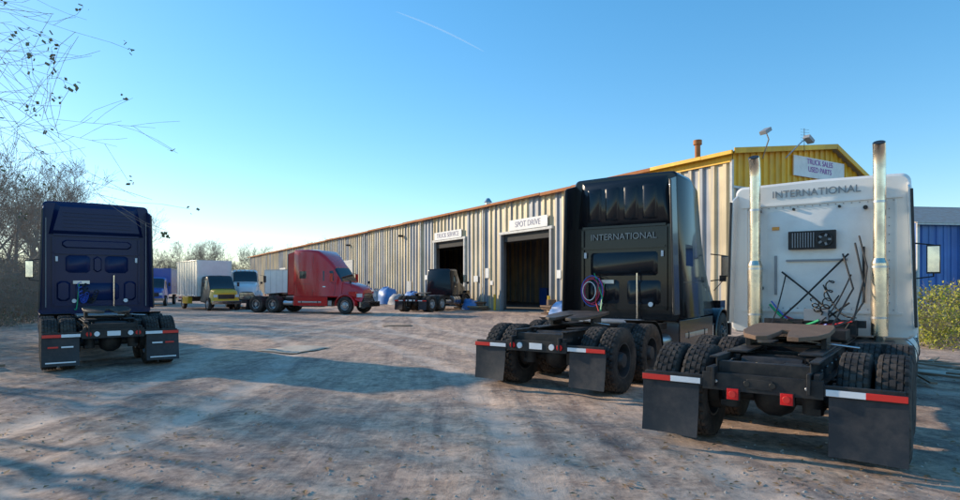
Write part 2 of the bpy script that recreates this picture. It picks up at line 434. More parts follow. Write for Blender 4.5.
    if style in('black','left'):
        P=paint
        for z,w in((1.25,1.9),(2.55,1.9),(3.0,1.86)): m.box((0,yq-.015,z),(w,.05,.05),P)
        for x in(-.93,.93): m.box((x,yq-.015,2.1),(.05,.05,1.7),P)
        if style=='left':
            for cx,cz,w,h in((-.42,2.28,.52,.44),(.42,2.28,.52,.44),(0,1.58,.95,.45),(0,2.78,1.5,.2),(-.72,1.6,.28,.5),(.72,1.6,.28,.5),(0,2.28,.18,.4)):
                emboss(m,cx,cz,w,h,yq-.002,.05,P,.07)
            emboss(m,0,3.4,2.05,.78,yq-.002,.09,P,0,.14)
            for i in range(5): m.box((0,yq-.10,3.2+i*.09),(1.45,.02,.02),P)
            for x in(-1.08,1.08): m.box((x,yq-.1,2.3),(.02,.03,2.2),GRY)
        else:
            emboss(m,0,3.5,2.1,1.0,yq-.002,.08,P,0,.10)
            for x in(-.62,-.21,.21,.62): emboss(m,x,3.48,.32,.72,yq-.082,.03,P,.03)
            for cx,cz,w,h in((0,2.2,1.5,.5),(-.45,1.6,.72,.5),(.45,1.6,.72,.5)): emboss(m,cx,cz,w,h,yq-.002,.04,P,.05)
        m.cyl((.35,yq-.12,1.05),(.35,yq-.12,2.0),.02,CHROME)
        for z in(1.35,):
            m.cyl((-.5,yq-.04,z),(-.5,yq-.07,z),.05,TWHT);m.cyl((.62,yq-.04,z),(.62,yq-.07,z),.05,TWHT)
        for x in(-.86,.86): m.box((x,yq-.04,2.4),(.05,.03,.12),TWHT)
    if style=='white':
        m.box((0,yq-.01,2.98),(2.1,.03,.025),WHT)
        m.box((0,yq-.01,1.35),(2.1,.03,.03),WHT)
        emboss(m,0,2.15,1.35,1.45,yq-.002,.02,WHT2,.04)
        for x in(-.98,.98): m.box((x,yq-.008,2.15),(.03,.03,1.6),WHT)
        m.box((-.05,yq-.06,2.42),(.62,.12,.27),FRAME)
        for i in range(9): m.box((-.30+i*.035,yq-.125,2.42),(.012,.02,.22),GRY)
        pts=[(.12+.1*math.cos(t*.4189),yq-.135,2.42+.1*math.sin(t*.4189)) for t in range(16)]
        m.tube(pts,.012,PLAST);m.cyl((.12,yq-.12,2.42),(.12,yq-.15,2.42),.045,PLAST)
        for i in range(5):
            a=i*1.2566;m.box((.12+.06*math.cos(a),yq-.13,2.42+.06*math.sin(a)),(.09,.01,.03),GRY,Matrix.Rotation(-a,3,'Y'))
        for x,z,rr in((-.82,2.75,.03),(.62,2.86,.03),(.76,2.83,.045),(-.3,2.9,.02),(.3,2.9,.02),(-.76,1.7,.035)): m.cyl((x,yq-.01,z),(x,yq-.045,z),rr,HOSEK)
        m.box((-.55,yq-.03,2.62),(.10,.02,.05),AMB)
        for i in range(20):
            for z in(2.94,1.4): m.cyl((-.95+i*.1,yq-.0,z),(-.95+i*.1,yq-.03,z),.008,GRY,n=6)
        for i in range(12):
            for x in(-.9,.9): m.cyl((x,yq-.0,1.5+i*.12),(x,yq-.02,1.5+i*.12),.008,GRY,n=6)
        m.box((.0,yq-.04,2.12),(.8,.05,.03),GRY)
        m.box((-.55,yq-.035,1.9),(.03,.04,.6),GRY);m.box((.6,yq-.035,1.9),(.03,.04,.8),FRAME)
        for s in(-1,1):
            x=s*.80;y=yq-.24
            m.cyl((x,y,1.05),(x,y,2.05),.105,STAIN,n=24);m.cyl((x,y,2.05),(x,y,2.12),.105,STAIN,.08,n=24)
            pts=[(x,y,2.1),(x,y,3.40),(x,y-.01,3.52),(x,y-.04,3.62),(x,y-.09,3.70)]
            m.tube(pts,.078,STAIN,24)
            m.cyl((x,y-.075,3.675),(x,y-.094,3.708),.068,HOSEK,n=20)
            for z in(1.3,2.0,2.9): m.box((x,y+.1,z),(.1,.24,.04),FRAME);m.cyl((x,y,z-.015),(x,y,z+.015),.108 if z<2.05 else .083,ALU,n=24)
            m.tube([(x,y,1.08),(x,y+.02,.9),(x*.8,y+.1,.8),(x*.55,y+.35,.75)],.07,STAIN,16)
        m.tube([(-.62,yq-.35,1.05),(-.2,yq-.2,1.5),(.42,yq-.1,2.2)],.014,FRAME)
        m.tube([(-.45,yq-.1,1.95),(-.1,yq-.15,1.65),(.55,yq-.4,1.05)],.014,FRAME)
        m.tube([(.5,yq-.1,2.35),(.62,yq-.35,1.8),(.55,yq-.8,1.3),(.25,yq-1.2,1.15)],.013,HOSEK)
        m.tube([(.35,yq-.1,2.2),(.5,yq-.35,1.7),(.3,yq-.8,1.2),(0,yq-1.1,1.12)],.013,HOSEK)
        m.tube([(.55,yq-.1,2.45),(.66,yq-.3,2.0),(.62,yq-.45,1.5),(.4,yq-.5,1.1)],.012,HOSEK)
        m.tube([(-.1,yq-.3,1.05),(.45,yq-.3,1.5)],.014,FRAME)
        m.box((0,yq-.3,1.2),(1.3,.08,.1),FRAME)
        m.box((-.3,yq-.3,1.12),(.35,.25,.2),FRAME);m.box((.42,yq-.3,1.14),(.25,.25,.22),FRAME)
        m.box((.05,yq-.35,1.32),(.3,.2,.16),GRY);m.cyl((-.15,yq-.55,1.12),(.3,yq-.55,1.12),.07,ALU)
        for a0,b0,sg,mt in(((-.4,1.9),(-.55,1.1),.1,HOSEK),((.3,1.6),(-.3,1.25),.22,HOSEK),((.1,1.75),(.55,1.3),.15,HOSEK),((-.6,1.5),(.2,1.2),.2,HOSEB),((.45,1.9),(.1,1.2),.1,HOSEK)):
            m.tube(sag((a0[0],yq-.08,a0[1]),(b0[0],yq-.55,b0[1]),sg),.011,mt,6)
        m.tube(helix((.2,yq-.1,1.85),(.05,yq-.6,1.55),.05,10),.009,HOSEK,5)
        m.tube(sag((-.62,yq-.1,1.45),(.1,yq-.5,1.25),.18),.017,HOSEG)
        m.tube(sag((-.5,yq-.1,1.35),(-.05,yq-.8,1.15),.1),.017,HOSEG)
        m.tube(sag((-.55,yq-.1,1.35),(.5,yq-.5,1.25),.12),.014,HOSER)
        text(T,'INTERNATIONAL',.15,(-.02,yq-.014,3.14),(R(90),0,0),LETG,.006)
    elif not daycab:
        if style!='black':
            m.tube(helix((-.3,yq-.1,1.8),(-.05,yq-.45,1.6),.06,12),.010,HOSEK,5)
            m.tube(helix((-.40,yq-.1,1.85),(-.25,yq-.45,1.55),.05,12),.008,HOSEB,5)
        m.tube(sag((-.4,yq-.08,1.8),(-.5,yq-.3,1.15),.25),.012,HOSEG,6)
        if style=='black':
            for q,mt,rr,ox in((0,HOSEM,.30,0),(1,HOSEK,.25,.03),(2,HOSEM,.27,-.03),(3,HOSEB,.33,.02),(4,TWHT,.2,-.02)):
                m.tube([(-.62+ox+rr*.75*math.cos(t*.3),yq-.12-.05*q,1.62+rr*math.sin(t*.3)) for t in range(22)],.009,mt,6)
            m.tube([(-.62,yq-.1,2.0),(-.35,yq-.3,1.5),(-.3,yq-.5,1.1)],.012,HOSEG,6)
            m.tube([(-.5,yq-.1,1.9),(-.5,yq-.3,1.4),(-.25,yq-.6,1.08)],.012,HOSER,6)
        m.box((-.35,yq-.06,1.82),(.35,.06,.08),ALU)
    if m.v: m.obj('rear_wall_fittings',T,0)
    if style=='black': text(T,'INTERNATIONAL',.19,(0,yq-.03,2.78),(R(90),0,0),LETG,.006)
    return T
random.seed(4)
tractor((2.83,6.05,0),37,WHT,3.33,'d','white',skirt=False)
tractor((0.94,9.85,0),35.5,BLK,4.1,'d','black')
tractor((-7.63,12.5,0),-37,NAVY,3.85,'a','left')
tractor((-14.6,39.8,0),111,REDP,3.95,'a','red')
tractor((-4.5,39.0,0),26,BLK,2.9,'w','day',daycab=True,skirt=False)
tractor((-19.9,50,0),155,WHT,2.9,'w','day',daycab=True,skirt=False)

def box_truck(loc,az,bodym,cabm,blen=4.8,h=3.15,name='box_truck',side=None,hoodm=None):
    T=empty(name,loc,az);hoodm=hoodm or cabm
    m=M();m.bx(-1.18,1.18,0,blen,.95,h,bodym)
    for x in(-1.19,1.19):
        m.bx(x-.02,x+.02,0,blen,.93,1.0,ALU);m.bx(x-.02,x+.02,0,blen,h-.06,h+.01,ALU)
        for i in range(int(blen/.6)+1): m.bx(x-.012,x+.012,i*.6,i*.6+.03,1,h-.06,ALU)
    if side:
        for x in(-1.14,1.14): m.box((x,blen*.5,.66),(.3,1.3,.5),side)
    for i in range(7): m.bx(-1.1,1.1,-.02,-.0,1.0+i*(h-1.1)/7,1.02+i*(h-1.1)/7,GRY)
    m.bx(-1.1,1.1,-.1,0,.5,.62,FRAME)
    m.box((-.95,-.03,.8),(.2,.04,.1),RED);m.box((.95,-.03,.8),(.2,.04,.1),RED)
    m.obj('cargo_box',T,.01)
    m=M();m.bx(-.42,.42,0,blen+1.9,.62,.9,FRAME);m.obj('chassis',T,.005)
    b=blen+.12
    st=[(b,1.02,.9,.55,2.35,.15),(b+.9,1.04,.88,.5,2.4,.2),(b+1.1,1.02,.84,.5,2.3,.2),(b+1.55,.98,.86,.5,1.5,.12)]
    m=M();m.loft([ring(*a) for a in st],lambda i,k: GLS if(i==2 and 3<=k<=14) else cabm)
    sidepatch(m,st,b+.35,b+1.1,1.45,2.05,GLS,.006)
    hs=[(b+1.5,.98,.85,.5,1.48,.14),(b+2.1,.96,.8,.48,1.38,.18),(b+2.25,.9,.7,.5,1.2,.15)]
    m.loft([ring(*a) for a in hs],lambda i,k:hoodm)
    m.box((0,b+2.26,.95),(1.1,.03,.3),PLAST)
    for s in(-1,1): m.box((s*.72,b+2.25,1.0),(.26,.05,.18),LAMP);m.box((s*1.2,b+1.15,1.8),(.15,.08,.3),PLAST)
    m.box((0,b+2.32,.55),(1.95,.12,.22),CHROME);m.obj('cab',T,.01)
    for s in(-1,1):
        put_wheel(T,WM['w',0],s*.98,1.1,s<0,s=.85);put_wheel(T,WM['w',1],s*.95,b+1.6,s<0,s=.85)
    return T
box_truck((-22.2,46.5,0),138,WHT,PLAST,4.8,3.5,side=YEL,hoodm=YEL)
box_truck((-20.2,58,0),100,WHT,BLUEP,4.2,3.2)
box_truck((-29.5,56,0),160,BLUEP,BLUEP,4.5,3.2)
box_truck((-34,60,0),165,WHT,BLUEP,3.5,2.9)
# ------------------------------------------------------------ warehouse
def wallmat(name,ca,cb,cc):
    m,nt,p=mat_base(name);tc=N(nt,'ShaderNodeTexCoord')
    mp=N(nt,'ShaderNodeMapping');nt.links.new(tc.outputs['Object'],mp.inputs[0]);mp.inputs['Scale'].default_value=(1.9,1.9,.05)
    n1=noisetex(nt,1.0,3,.6,mp.outputs[0]);r1=ramp(nt,[(.46,(0,0,0)),(.56,(1,1,1))]);nt.links.new(n1.outputs[0],r1.inputs[0])
    c=mixc(nt,r1.outputs[0],ca,cb)
    mp2=N(nt,'ShaderNodeMapping');nt.links.new(tc.outputs['Object'],mp2.inputs[0]);mp2.inputs['Scale'].default_value=(9,9,.5)
    n2=noisetex(nt,1,6,.7,mp2.outputs[0]);r2=ramp(nt,[(.5,(0,0,0)),(.72,(1,1,1))]);nt.links.new(n2.outputs[0],r2.inputs[0])
    sx=N(nt,'ShaderNodeSeparateXYZ');nt.links.new(tc.outputs['Object'],sx.inputs[0])
    mr=N(nt,'ShaderNodeMapRange');nt.links.new(sx.outputs[2],mr.inputs[0]);mr.inputs[1].default_value=0;mr.inputs[2].default_value=3;mr.inputs[3].default_value=.75;mr.inputs[4].default_value=.3
    mu=N(nt,'ShaderNodeMath',operation='MULTIPLY');nt.links.new(r2.outputs[0],mu.inputs[0]);nt.links.new(mr.outputs[0],mu.inputs[1])
    c=mixc(nt,mu.outputs[0],c,cc)
    n3=noisetex(nt,.35,6,.6,tc.outputs['Object']);r3=ramp(nt,[(.4,(.75,.75,.75)),(.65,(1.05,1.05,1.05))]);nt.links.new(n3.outputs[0],r3.inputs[0])
    c=mixc(nt,1.0,c,r3.outputs[0],'MULTIPLY')
    nt.links.new(c,p.inputs['Base Color']);p.inputs['Roughness'].default_value=.5;p.inputs['Metallic'].default_value=.1
    return m
WALL=wallmat('corrugated_wall_panel',(.74,.60,.38),(.32,.35,.40),(.20,.12,.07))
YWALL=wallmat('yellow_wall_panel',(.95,.52,.02),(.88,.47,.02),(.5,.22,.04))
BWALL=wallmat('blue_wall_panel',(.04,.15,.48),(.08,.22,.55),(.08,.1,.2))
RUST=pbr('rusted_trim',(.42,.13,.03),.8,dirt=.7,dcol=(.55,.30,.14),dscale=2)
ROOF=pbr('metal_roof',(.36,.33,.3),.5,.3,dirt=.6,dcol=(.25,.14,.08))
CONC=pbr('concrete_floor',(.22,.21,.2),.85,dirt=.6,dscale=1)
TRIMW=pbr('trim_white',(.62,.62,.6),.5,dirt=.4);DARKIN=pbr('dark_interior',(.05,.05,.05),.9,dirt=.2)
SIGNW=pbr('sign_board_white',(.8,.8,.78),.5,dirt=.2);SIGNT=pbr('sign_ink',(.05,.06,.2),.5,dirt=0);PURP=pbr('sign_purple',(.3,.06,.4),.5,dirt=0)
DOORG=pbr('door_grey',(.5,.5,.48),.5,dirt=.4)
PALW=pbr('pallet_wood',(.35,.25,.15),.8)
TARP=pbr('blue_tarp',(.06,.22,.55),.45,dirt=.3);BAGW=pbr('grey_tarp',(.35,.36,.38),.6,dirt=.4)
def corr(m,p0,du,L,z0,z1f,mat,pitch=.45,dep=.06,nrm=None):
    x=0;pts=[]
    while x<L:
        for dx,o in((0,0),(pitch*.56,0),(pitch*.64,dep),(pitch*.92,dep)):
            if x+dx<=L: pts.append((x+dx,o))
        x+=pitch
    pts.append((L,0));vs=[];fs=[]
    for s,o in pts:
        q=Vector(p0)+Vector(du)*s+Vector(nrm)*o
        vs.append((q.x,q.y,z0(s) if callable(z0) else z0));vs.append((q.x,q.y,z1f(s) if callable(z1f) else z1f))
    for i in range(len(pts)-1): fs.append((2*i,2*i+2,2*i+3,2*i+1))
    m.add(vs,fs,mat)
ang=math.degrees(math.atan2(-.8575,.5145))
B=empty('metal_warehouse',(10.9,25.9,0),0);B.rotation_euler=(0,0,R(ang))
H=7.44;LEN=112;W=13
def gz(s): return H+ (8.5-H)*s/7.5 if s<7.5 else 8.5-(s-7.5)*.42
m=M()
def side(s0,s1,z0,z1): corr(m,(-s1,0,0),(1,0,0),s1-s0,z0,z1,WALL,.62,.09,nrm=(0,-1,0))
side(0,12.6,0,H);side(12.6,18.2,5.2,H);side(18.2,23.3,0,H);side(23.3,28.5,5.3,H);side(28.5,LEN,0,H)
corr(m,(0,0,0),(0,1,0),W,0,6.0,WALL,nrm=(1,0,0))
corr(m,(-LEN,0,0),(0,1,0),W,0,gz,WALL,nrm=(-1,0,0))
corr(m,(-LEN,W,0),(1,0,0),LEN,0,gz(W),WALL,nrm=(0,1,0))
m.obj('corrugated_walls',B,0,smooth=0,fixn=False)
m=M();corr(m,(.02,0,0),(0,1,0),W,6.0,gz,YWALL,nrm=(1,0,0))
m.bx(-6.0,0.06,-.14,-.11,7.05,7.42,YWALL);m.bx(.07,.10,-.1,W,5.93,6.03,TRIMW)
m.obj('yellow_gable_band',B,0,smooth=0,fixn=False)
m=M()
ys=[-.35,0,7.5,W+.3];zs=[H-.01,H+.06,8.56,gz(W+.3)+.06]
vs=[];
for x in(-LEN-.3,.3):
    for y,z in zip(ys,zs): vs.append((x,y,z))
for x in(-LEN-.3,.3):
    for y,z in zip(ys,zs): vs.append((x,y,z-.05))
fs=[(i,i+4,i+5,i+1) for i in range(3)]+[(8+i,8+i+1,8+i+5,8+i+4) for i in range(3)]
m.add(vs,fs,ROOF)
for i in range(0,int(LEN/1.2)):
    x=-i*1.2-.2
    m.box((x,3.75,(H+.06+8.56)/2+.02),(.05,7.55,.05),ROOF,Matrix.Rotation(math.atan2(8.56-H-.06,7.5),3,'X'))
m.obj('roof',B,0,smooth=0)
m=M()
x=-LEN-.3;random.seed(9)
while x<.3:
    l=min(3.0,.3-x)
    m.box((x+l/2,-.40+random.uniform(-.012,.012),H-.06+random.uniform(-.03,.03)),(l-.01,.10,random.uniform(.14,.2)),RUST if x<-6 else YWALL);x+=l
a=math.atan2(8.56-H-.02,7.9);m.box((.36,3.6,(H+8.56)/2+.0),(.06,7.95,.24),YWALL,Matrix.Rotation(a,3,'X'))
a2=math.atan2(-.42,1);m.box((.36,10.4,gz(10.4)+.06),(.06,6.3,.24),YWALL,Matrix.Rotation(a2,3,'X'))
m.obj('eave_trim',B,.01)
m=M()
m.box((.03,-.08,3.6),(.12,.12,7.1),TRIMW)
for s in(9.7,10.6,20.5,31,45,60,76,95): m.box((-s,-.16,3.65),(.12,.1,7.2),TRIMW)
for s0,s1,h in((12.6,18.2,5.2),(23.3,28.5,5.3)):
    for s in(s0,s1): m.box((-s,-.05,h/2),(.18,.24,h),TRIMW if s0>20 else GRY)
    m.box((-(s0+s1)/2,-.05,h+.08),(s1-s0+.36,.26,.18),TRIMW)
    m.cyl((-s0+.25,-.45,0),(-s0+.25,-.45,1.1),.09,YEL);m.cyl((-s1-.25,-.45,0),(-s1-.25,-.45,1.1),.09,YEL)
    m.box((-(s0+s1)/2,.3,h-.25),(s1-s0-.2,.4,.5),DARKIN)
m.obj('door_frames',B,.01)
m=M()
for s,w,h,mt in((51,4.2,4.6,DOORG),(66,4,4.5,DOORG),(83,4,4.5,TRIMW)):
    m.box((-s,-.12,h/2),(w,.08,h),mt)
    for i in range(8): m.box((-s,-.165,.4+i*h/8.2),(w-.1,.01,.03),GRY)
m.box((-33.5,-.12,1.05),(1.0,.1,2.1),DOORG);m.box((-8.2,-.12,1.05),(1.0,.1,2.1),GRY)
m.obj('closed_doors',B,.005)
m=M()
m.box((-25.9,-.2,5.75),(4.6,.04,.62),SIGNW);m.box((-14.9,-.2,5.72),(4.2,.04,.7),SIGNW)
for s,z,w,h in((20.0,2.6,.5,.7),(21.6,2.2,.6,.45),(11.8,2.4,.4,.5),(19.4,1.9,.35,.3),(30,2.4,.5,.4)): m.box((-s,-.115,z),(w,.03,h),SIGNW)
m.box((.13,6.4,7.35),(.05,4.3,.95),SIGNW)
m.obj('sign_boards',B,.004)
text(B,'TRUCK SERVICE',.52,(-25.9,-.225,5.75),(R(90),0,0),SIGNT,.004)
text(B,'SPOT DRIVE',.52,(-14.9,-.225,5.72),(R(90),0,0),SIGNT,.004)
text(B,'TRUCK SALES\nUSED PARTS',.36,(.165,6.4,7.44),(R(90),0,R(90)),PURP,.004)
m=M();m.bx(-LEN+.3,-.3,.12,W-.3,-.02,.03,CONC)
m.bx(-13.6,-12.9,7,8.2,.03,1.1,RUSTB);m.bx(-17,-15.5,9,9.6,.03,2.0,GRY);m.bx(-26,-25,9,10,.03,1.5,BLUEP)
for s in(11,19.5,22,30): m.box((-s,1.0,3.6),(.2,.3,7.1),GRY)
m.obj('interior',B,.01)
m=M()
m.cyl((-2.8,1.2,7.3),(-2.8,1.2,8.55),.13,RUST,n=16);m.cyl((-2.8,1.2,8.5),(-2.8,1.2,8.72),.2,RUST,n=16)
m.cyl((-22,1.2,7.4),(-22,1.2,8.0),.2,ALU,n=16);m.cyl((-22,1.2,8.0),(-22,1.2,8.3),.32,ALU,.12,n=16)
m.tube([(.4,1.5,7.3),(.9,1.2,8.0),(.9,1.0,8.3)],.03,ALU);m.tube([(.4,3.2,7.5),(.9,3.5,8.1),(.9,3.9,8.35)],.03,ALU)
m.box((.95,.9,8.3),(.3,.45,.16),GRY,Matrix.Rotation(.5,3,'X'));m.box((.95,4.1,8.35),(.3,.45,.16),GRY,Matrix.Rotation(-.5,3,'X'))
m.tube([(.5,4.5,7.9),(.5,4.5,9.0)],.015,FRAME,5)
for k in range(5): m.tube([(.5,4.2-.0,8.4+k*.13),(.5,4.9,8.46+k*.13)],.008,FRAME,4)
for s in(50,35,70): m.box((-s,-.35,6.3),(.3,.5,.18),FRAME)
m.obj('roof_fittings',B,.005)
m=M();random.seed(5)
for s,y in((11.2,-.8),(10.5,-1.1),(19.6,-.9),(20.6,-.7),(21.7,-1.0),(33,-1),(36,-.9)):
    for j in range(random.randint(2,4)):
        m.box((-s+random.uniform(-.3,.3),y+random.uniform(-.2,.2),.08+j*.14),(1.1,1.0,.1),random.choice([RUSTB,PALW]),Matrix.Rotation(random.uniform(-.3,.3),3,'Z'))
m.cyl((-22.6,-.7,0),(-22.6,-.7,.88),.29,BLUEP);m.cyl((-11.9,-.6,0),(-11.9,-.6,.88),.29,RUSTB)
m.obj('pallets_and_drums',B,.008)
# tarp covered heaps along the wall
def heap(m,cx,cy,rx,ry,h,mat,sd):
    n=14;k=8;vs=[]
    for j in range(k+1):
        e=j/k
        for i in range(n):
            a=2*math.pi*i/n;q=Vector((math.cos(a),math.sin(a),e*1.3))
            w=1+.35*noise.noise(q*1.9+Vector((sd,0,0)))
            rr=math.cos(e*math.pi/2)**.6*w
            vs.append((cx+rx*rr*math.cos(a),cy+ry*rr*math.sin(a),h*math.sin(e*math.pi/2)*(1+.25*noise.noise(q*2.3+Vector((0,sd,0))))))
    m.add(vs,[(j*n+i,j*n+(i+1)%n,(j+1)*n+(i+1)%n,(j+1)*n+i) for j in range(k) for i in range(n)],mat)
m=M()
for cx,cy,rx,ry,h,mt,sd in((-30.5,-1.2,1.3,.8,1.1,TARP,1),(-33,-1.4,1.1,.8,.9,BAGW,2),(-36,-1.2,1.5,.9,1.5,TARP,3),(-39,-1.3,1.4,.9,1.3,BAGW,4),(-42,-1.2,1.6,.9,1.6,TARP,5),(-45.5,-1.3,1.5,.9,1.2,TARP,6),(-10,-1.2,1,.7,.8,TARP,7),(-20.8,-1.1,.9,.6,.7,TARP,8)): heap(m,cx,cy,rx,ry,h,mt,sd)
m.obj('tarp_covered_heaps',B,0,smooth=50)
B2=empty('blue_metal_building',(26.2,36,0),-8)
m=M()
corr(m,(0,0,0),(1,0,0),16,0,5.5,BWALL,.5,.05,nrm=(0,-1,0))
corr(m,(0,0,0),(0,1,0),9,0,lambda s:5.5+1.5*(1-abs(s-4.5)/4.5),BWALL,.5,.05,nrm=(-1,0,0))
corr(m,(16,0,0),(0,1,0),9,0,lambda s:5.5+1.5*(1-abs(s-4.5)/4.5),BWALL,.5,.05,nrm=(1,0,0))
corr(m,(0,9,0),(1,0,0),16,0,5.5,BWALL,.5,.05,nrm=(0,1,0))
m.obj('walls',B2,0,smooth=0,fixn=False)
m=M();aa=math.atan2(1.5,4.5)
m.box((8,2.1,6.25),(16.6,5.2,.08),ROOF,Matrix.Rotation(aa,3,'X'));m.box((8,6.9,6.25),(16.6,5.2,.08),ROOF,Matrix.Rotation(-aa,3,'X'))
m.box((8,-.32,5.42),(16.6,.1,.16),TRIMW)
for x in(0,3.0,3.5,6.6,7.1): m.box((x,-.08,2.7),(.16,.1,5.4),TRIMW)
m.box((5.0,-.08,4.2),(2.0,.06,.8),SIGNW)
m.obj('roof',B2,.005)
# ------------------------------------------------------------ ground
ARCS=[(-31,8,25.2),(-31,8,27.1),(-29,4,29.5),(-29,4,31.4),(24,34,27.5),(24,34,29.4),(-40,30,32.5),(-40,30,34.4),(20,-12,21),(20,-12,22.9)]
def hgt(x,y):
    d=math.hypot(x,y)
    f=max(0,1-d/90)
    h=.05*noise.noise((x*.22,y*.22,0))+.025*noise.noise((x*.9,y*.9,3))+.014*noise.noise((x*3.3,y*3.3,7))
    u=x*.86+y*.5+1.2*math.sin(y*.07);v=-x*.5+y*.86
    h+=.024*noise.noise((u*2.6,v*.16,11))
    if d<45:
        for cx,cy,r in ARCS:
            e=abs(math.hypot(x-cx,y-cy)-r)
            if e<.6: h-=.022*max(0,1-(e/.26)**2) if e<.26 else -.010*(1-abs(e-.4)/.2 if abs(e-.4)<.2 else 0)
    return h*f-.02*f
def axis(lo,hi,step,a,b):
    o=[];x=lo
    while x<=hi: o.append(x);x+=step
    g=step;x=hi
    while x<b: g*=1.22;x+=g;o.append(x)
    g=step;x=lo
    while x>a: g*=1.22;x-=g;o.insert(0,x)
    return o
xs=axis(-16,14,.10,-1500,1500)
ys_=[];y=2.5;
while y<45: ys_.append(y);y+=.05+.009*max(0,y-3)
g=.5
while y<2500: ys_.append(y);g*=1.2;y+=g
y=2.5;g=.15
while y>-600: g*=1.35;y-=g;ys_.insert(0,y)
vs=[(x,y,hgt(x,y)) for y in ys_ for x in xs];nx=len(xs)
fs=[(j*nx+i,j*nx+i+1,(j+1)*nx+i+1,(j+1)*nx+i) for j in range(len(ys_)-1) for i in range(nx-1)]
G,nt,p=mat_base('dirt_yard');tc=N(nt,'ShaderNodeTexCoord');O=tc.outputs['Object']
n1=noisetex(nt,.16,6,.6,O,.6);r1=ramp(nt,[(.36,(.40,.30,.25)),(.48,(.58,.42,.32)),(.66,(.68,.49,.36))]);nt.links.new(n1.outputs[0],r1.inputs[0])
wn=noisetex(nt,.05,1,.5,O);wv=N(nt,'ShaderNodeVectorMath',operation='MULTIPLY_ADD');nt.links.new(wn.outputs['Color'],wv.inputs[0]);wv.inputs[1].default_value=(7,7,0);nt.links.new(O,wv.inputs[2])
def tracks(rot,sx,sy,lo,mid,hi,cl,ch,det=5):
    mp=N(nt,'ShaderNodeMapping');nt.links.new(wv.outputs[0],mp.inputs[0]);mp.inputs['Rotation'].default_value=(0,0,R(rot));mp.inputs['Scale'].default_value=(sx,sy,1)
    n2=noisetex(nt,1,det,.7,mp.outputs[0],.25);r2=ramp(nt,[(lo,cl),(mid,(1,1,1)),(hi,ch)]);nt.links.new(n2.outputs[0],r2.inputs[0]);return n2,r2
n2,r2=tracks(-28,2.0,.14,.34,.5,.66,(.62,.62,.66),(1.2,1.15,1.08),7)
c=mixc(nt,.9,r1.outputs[0],r2.outputs[0],'MULTIPLY')
n3,r3=tracks(34,2.2,.2,.38,.52,.7,(.72,.72,.75),(1.1,1.06,1.03),7)
c=mixc(nt,.8,c,r3.outputs[0],'MULTIPLY')
n4=noisetex(nt,9,8,.78,O);r4=ramp(nt,[(.35,(.5,.5,.52)),(.5,(.95,.95,.95)),(.64,(1.28,1.26,1.22))]);nt.links.new(n4.outputs[0],r4.inputs[0])
c=mixc(nt,.9,c,r4.outputs[0],'MULTIPLY')
n8=noisetex(nt,2.2,7,.72,O,.3);r8=ramp(nt,[(.38,(.62,.60,.60)),(.55,(1.05,1.05,1.05))]);nt.links.new(n8.outputs[0],r8.inputs[0])
c=mixc(nt,.85,c,r8.outputs[0],'MULTIPLY')
# packed wheel tracks (arcs), broken up by noise
acc=None
nb=noisetex(nt,1.3,6,.7,O);rb=ramp(nt,[(.36,(0,0,0)),(.58,(1,1,1))]);nt.links.new(nb.outputs[0],rb.inputs[0])
nw=noisetex(nt,.8,3,.5,O)
flat=N(nt,'ShaderNodeVectorMath',operation='MULTIPLY');nt.links.new(O,flat.inputs[0]);flat.inputs[1].default_value=(1,1,0)
for cx,cy,rr in ARCS:
    dn=N(nt,'ShaderNodeVectorMath',operation='DISTANCE');nt.links.new(flat.outputs[0],dn.inputs[0]);dn.inputs[1].default_value=(cx,cy,0)
    aw=N(nt,'ShaderNodeMath',operation='MULTIPLY_ADD');nt.links.new(nw.outputs[0],aw.inputs[0]);aw.inputs[1].default_value=.5;nt.links.new(dn.outputs['Value'],aw.inputs[2])
    sb=N(nt,'ShaderNodeMath',operation='SUBTRACT');nt.links.new(aw.outputs[0],sb.inputs[0]);sb.inputs[1].default_value=rr+.25
    ab=N(nt,'ShaderNodeMath',operation='ABSOLUTE');nt.links.new(sb.outputs[0],ab.inputs[0])
    mr=N(nt,'ShaderNodeMapRange');nt.links.new(ab.outputs[0],mr.inputs[0]);mr.inputs[1].default_value=.16;mr.inputs[2].default_value=.34;mr.inputs[3].default_value=1;mr.inputs[4].default_value=0
    if acc is None: acc=mr.outputs[0]
    else:
        mxn=N(nt,'ShaderNodeMath',operation='MAXIMUM');nt.links.new(acc,mxn.inputs[0]);nt.links.new(mr.outputs[0],mxn.inputs[1]);acc=mxn.outputs[0]
tm=N(nt,'ShaderNodeMath',operation='MULTIPLY');nt.links.new(acc,tm.inputs[0]);nt.links.new(rb.outputs[0],tm.inputs[1])
tm2=N(nt,'ShaderNodeMath',operation='MULTIPLY');nt.links.new(tm.outputs[0],tm2.inputs[0]);tm2.inputs[1].default_value=.55
c=mixc(nt,tm2.outputs[0],c,(.74,.60,.49))
n5=noisetex(nt,.8,8,.72,O,.5);r5=ramp(nt,[(.60,(0,0,0)),(.68,(1,1,1))]);nt.links.new(n5.outputs[0],r5.inputs[0])
mu=N(nt,'ShaderNodeMath',operation='MULTIPLY');nt.links.new(r5.outputs[0],mu.inputs[0]);mu.inputs[1].default_value=.65
c=mixc(nt,mu.outputs[0],c,(.12,.09,.075))
vo=N(nt,'ShaderNodeTexVoronoi');vo.inputs['Scale'].default_value=38;nt.links.new(O,vo.inputs[0])
r6=ramp(nt,[(.10,(1,1,1)),(.22,(0,0,0))]);nt.links.new(vo.outputs['Distance'],r6.inputs[0])
nn=noisetex(nt,1.6,4,.6,O);r7=ramp(nt,[(.48,(0,0,0)),(.62,(1,1,1))]);nt.links.new(nn.outputs[0],r7.inputs[0])
